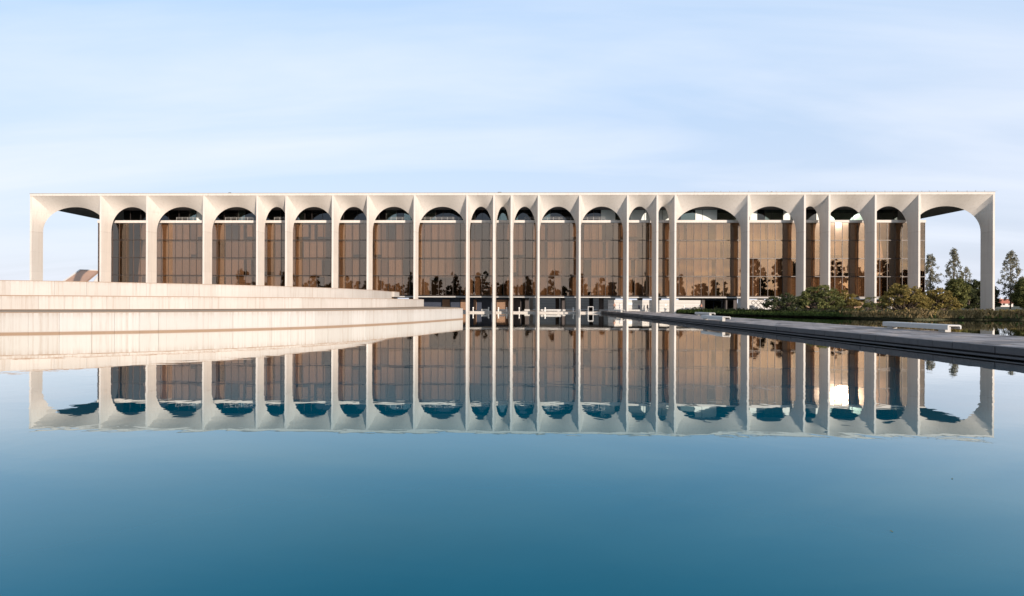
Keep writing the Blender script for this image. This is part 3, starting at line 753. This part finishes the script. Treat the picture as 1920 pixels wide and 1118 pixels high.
# bank vegetation
def strip(P0, P1, n_, hmin, hmax, spread, zb=.2):
    a = np.array(P0); b = np.array(P1); t = rng.random(n_)[:, None]
    p = a + (b - a) * t + rng.normal(size=(n_, 2)) * spread
    q = p[:, 0] * 1.3 + p[:, 1] * .9
    m = .62 + .3 * np.sin(q * .9) * np.sin(q * .37 + 1.3) + .22 * np.sin(q * 2.3 + p[:, 1])
    h = (hmin + (hmax - hmin) * rng.random(n_) ** 1.5) * np.clip(m, .25, 1.2)
    return p, h
def blades(name, segs, mat, label, cat, w=.05, lean=.35, zb=.25):
    C = []; U = []; V = []
    for P0, P1, n_, h0, h1, sp in segs:
        p, h = strip(P0, P1, n_, h0, h1, sp)
        d = rng.normal(size=(n_, 3)) * lean; d[:, 2] = 1; d /= np.linalg.norm(d, axis=1)[:, None]
        v = d * (h / 2)[:, None]
        u = rng.normal(size=(n_, 3)); u[:, 2] *= .3; u -= (u * d).sum(1)[:, None] * d; u /= np.linalg.norm(u, axis=1)[:, None]
        c = np.concatenate([p, np.full((n_, 1), zb)], 1) + v
        C.append(c); U.append(u * w * (.5 + rng.random(n_))[:, None]); V.append(v)
    o = bpy.data.objects.new(name, quads_mesh(name, np.concatenate(C), np.concatenate(U), np.concatenate(V), mat)); link(o)
    return tag(o, label, cat, kind='stuff')
blades('reeds', [((53, 80.5), (58.5, 74.6), 2500, .5, 1.3, .5), ((58.5, 75), (76, 76.3), 9000, .5, 1.5, .5), ((76, 76.3), (96, 75), 9000, .5, 1.5, .5), ((96, 75), (126, 67), 7000, .5, 1.6, .6),
                 ((62, 79), (110, 79), 7000, .5, 1.4, 1.6)], M['reed'], 'brownish reeds and low plants along the right bank', 'reeds', .07)
blades('bank_grass', [((37.5, 109), (43, 97), 7000, .3, .8, .7), ((43, 97), (54, 80), 11000, .3, .9, .8), ((40, 110), (50, 97), 12000, .3, 1.0, 1.3), ((50, 97), (57, 82), 11000, .3, 1.0, 1.3), ((58, 78), (100, 79), 9000, .3, .8, 1.6), ((46, 108), (100, 104), 14000, .2, .6, 3.0)],
       M['grass'], 'dark green grass and low hedge on the bank right of the jetty', 'grass', .08)
def cover(name, path, n_, mat, label):
    it = []
    for _ in range(n_):
        i = random.randrange(len(path) - 1); t = random.random(); a, b = path[i], path[i + 1]
        x = a[0] + (b[0] - a[0]) * t + random.gauss(0, .7); y = a[1] + (b[1] - a[1]) * t + random.gauss(0, .6)
        r = random.uniform(.25, .7); it.append((x, y, .35 + r * random.uniform(.5, 1.2), r * 1.2, r, r * .8))
    P = clump_points(it, 190); U, V = rand_axes(len(P), .1)
    o = bpy.data.objects.new(name, quads_mesh(name, P, U, V, mat)); link(o); return tag(o, label, 'ground cover', kind='stuff')
cover('dark_ground_cover', [(39.5, 107), (44.5, 97), (53, 85), (58, 77)], 150, M['leaf_dk'], 'dark leafy ground cover on the bank edge right of the jetty')
cover('brown_ground_cover', [(57, 77), (66, 77), (78, 77.5), (100, 76)], 190, M['leaf_au'], 'olive and rust coloured low plants along the right water edge')
# far tree belt and houses
def belt(name, items, per, leaf, mat, label):
    P = clump_points(items, per); U, V = rand_axes(len(P), leaf)
    o = bpy.data.objects.new(name, quads_mesh(name, P, U, V, mat)); link(o); return tag(o, label, 'trees', kind='stuff')
it = []
for k in range(70):
    x = random.uniform(170, 520); y = random.uniform(300, 360); h = random.uniform(4, 8)
    it.append((x, y, h * .5, random.uniform(4, 8), 4, h * .5))
belt('distant_woodland', it, 16, .8, M['leaf_dk'], 'hazy dark belt of far trees on the right horizon')
def house(x, y, w, d, h, rz, label):
    e = empty('red_roof_house', (x, y, .6), rz); tag(e, label, 'house')
    MB().box(-w / 2, w / 2, -d / 2, d / 2, 0, h).build('wall', M['wallpale'], e)
    a, b, c = w / 2 + .4, d / 2 + .4, h + d * .32
    rf = MB().add([(-a, -b, h), (a, -b, h), (a, b, h), (-a, b, h), (-a, 0, c), (a, 0, c)], [(0, 1, 5, 4), (2, 3, 4, 5), (0, 4, 3), (1, 2, 5), (3, 2, 1, 0)]).build('roof', M['roofred'], e)
    MB().box(w * .2, w * .2 + .6, .5, 1.1, c - 1.2, c + .7).build('chimney', M['wallpale'], rf)
    for k in (-.3, 0, .3): MB().box(k * w - .5, k * w + .5, -d / 2 - .05, -d / 2 + .02, 1.0, 2.2).build('window', M['dark'], e)
house(231.5, 262, 9, 8, 3.4, .25, 'house with a red tiled roof seen through the last arch')
house(247, 262, 8, 7, 1.9, -.1, 'low red roofed house just right of the last pier')
# wood behind the viewpoint, mirrored in the bronze glass
it = []
for k in range(105):
    x = -170 + k * 2.9 + random.uniform(-3, 3); h = random.choice((11, 13, 14, 15, 16, 20)) * random.uniform(.9, 1.1); y = -100 + random.uniform(-10, 10)
    w_ = random.uniform(1.2, 2.6)
    for _ in range(42):
        t = random.random() ** .9; it.append((x + random.gauss(0, w_) * (1.15 - .8 * t), y + random.gauss(0, 1.5), h * (.05 + .93 * t), random.uniform(.6, 1.2), 1.0, random.uniform(.5, 1.1)))
for k in range(40):
    x = 122 + k * 2.7 + random.uniform(-2, 2); h = random.uniform(13, 25); y = -38 + random.uniform(-6, 6)
    w_ = random.uniform(1.0, 2.2)
    for _ in range(60):
        t = random.random() ** .9; it.append((x + random.gauss(0, w_) * (1.15 - .8 * t), y + random.gauss(0, 1.5), h * (.04 + .94 * t), random.uniform(.5, 1.1), 1.0, random.uniform(.5, 1.1)))
belt('woodland', it, 48, .42, M['leaf_wood'], 'dark woodland on the near shore, mirrored in the bronze glass')

# a few fallen leaves afloat near the viewer
n_ = 3
P = np.stack([rng.uniform(2, 7, n_), rng.uniform(4.4, 7, n_), np.full(n_, .006)], 1)
ang = rng.uniform(0, 6.28, n_); U = np.stack([np.cos(ang), np.sin(ang), rng.normal(0, .08, n_)], 1) * .015; V = np.stack([-np.sin(ang), np.cos(ang), rng.normal(0, .08, n_)], 1) * .008
o = bpy.data.objects.new('floating_leaves', quads_mesh('floating_leaves', P, U, V, M['leaf_sh'])); link(o); tag(o, 'scattered dark fallen leaves floating on the near water', 'leaves', kind='stuff')
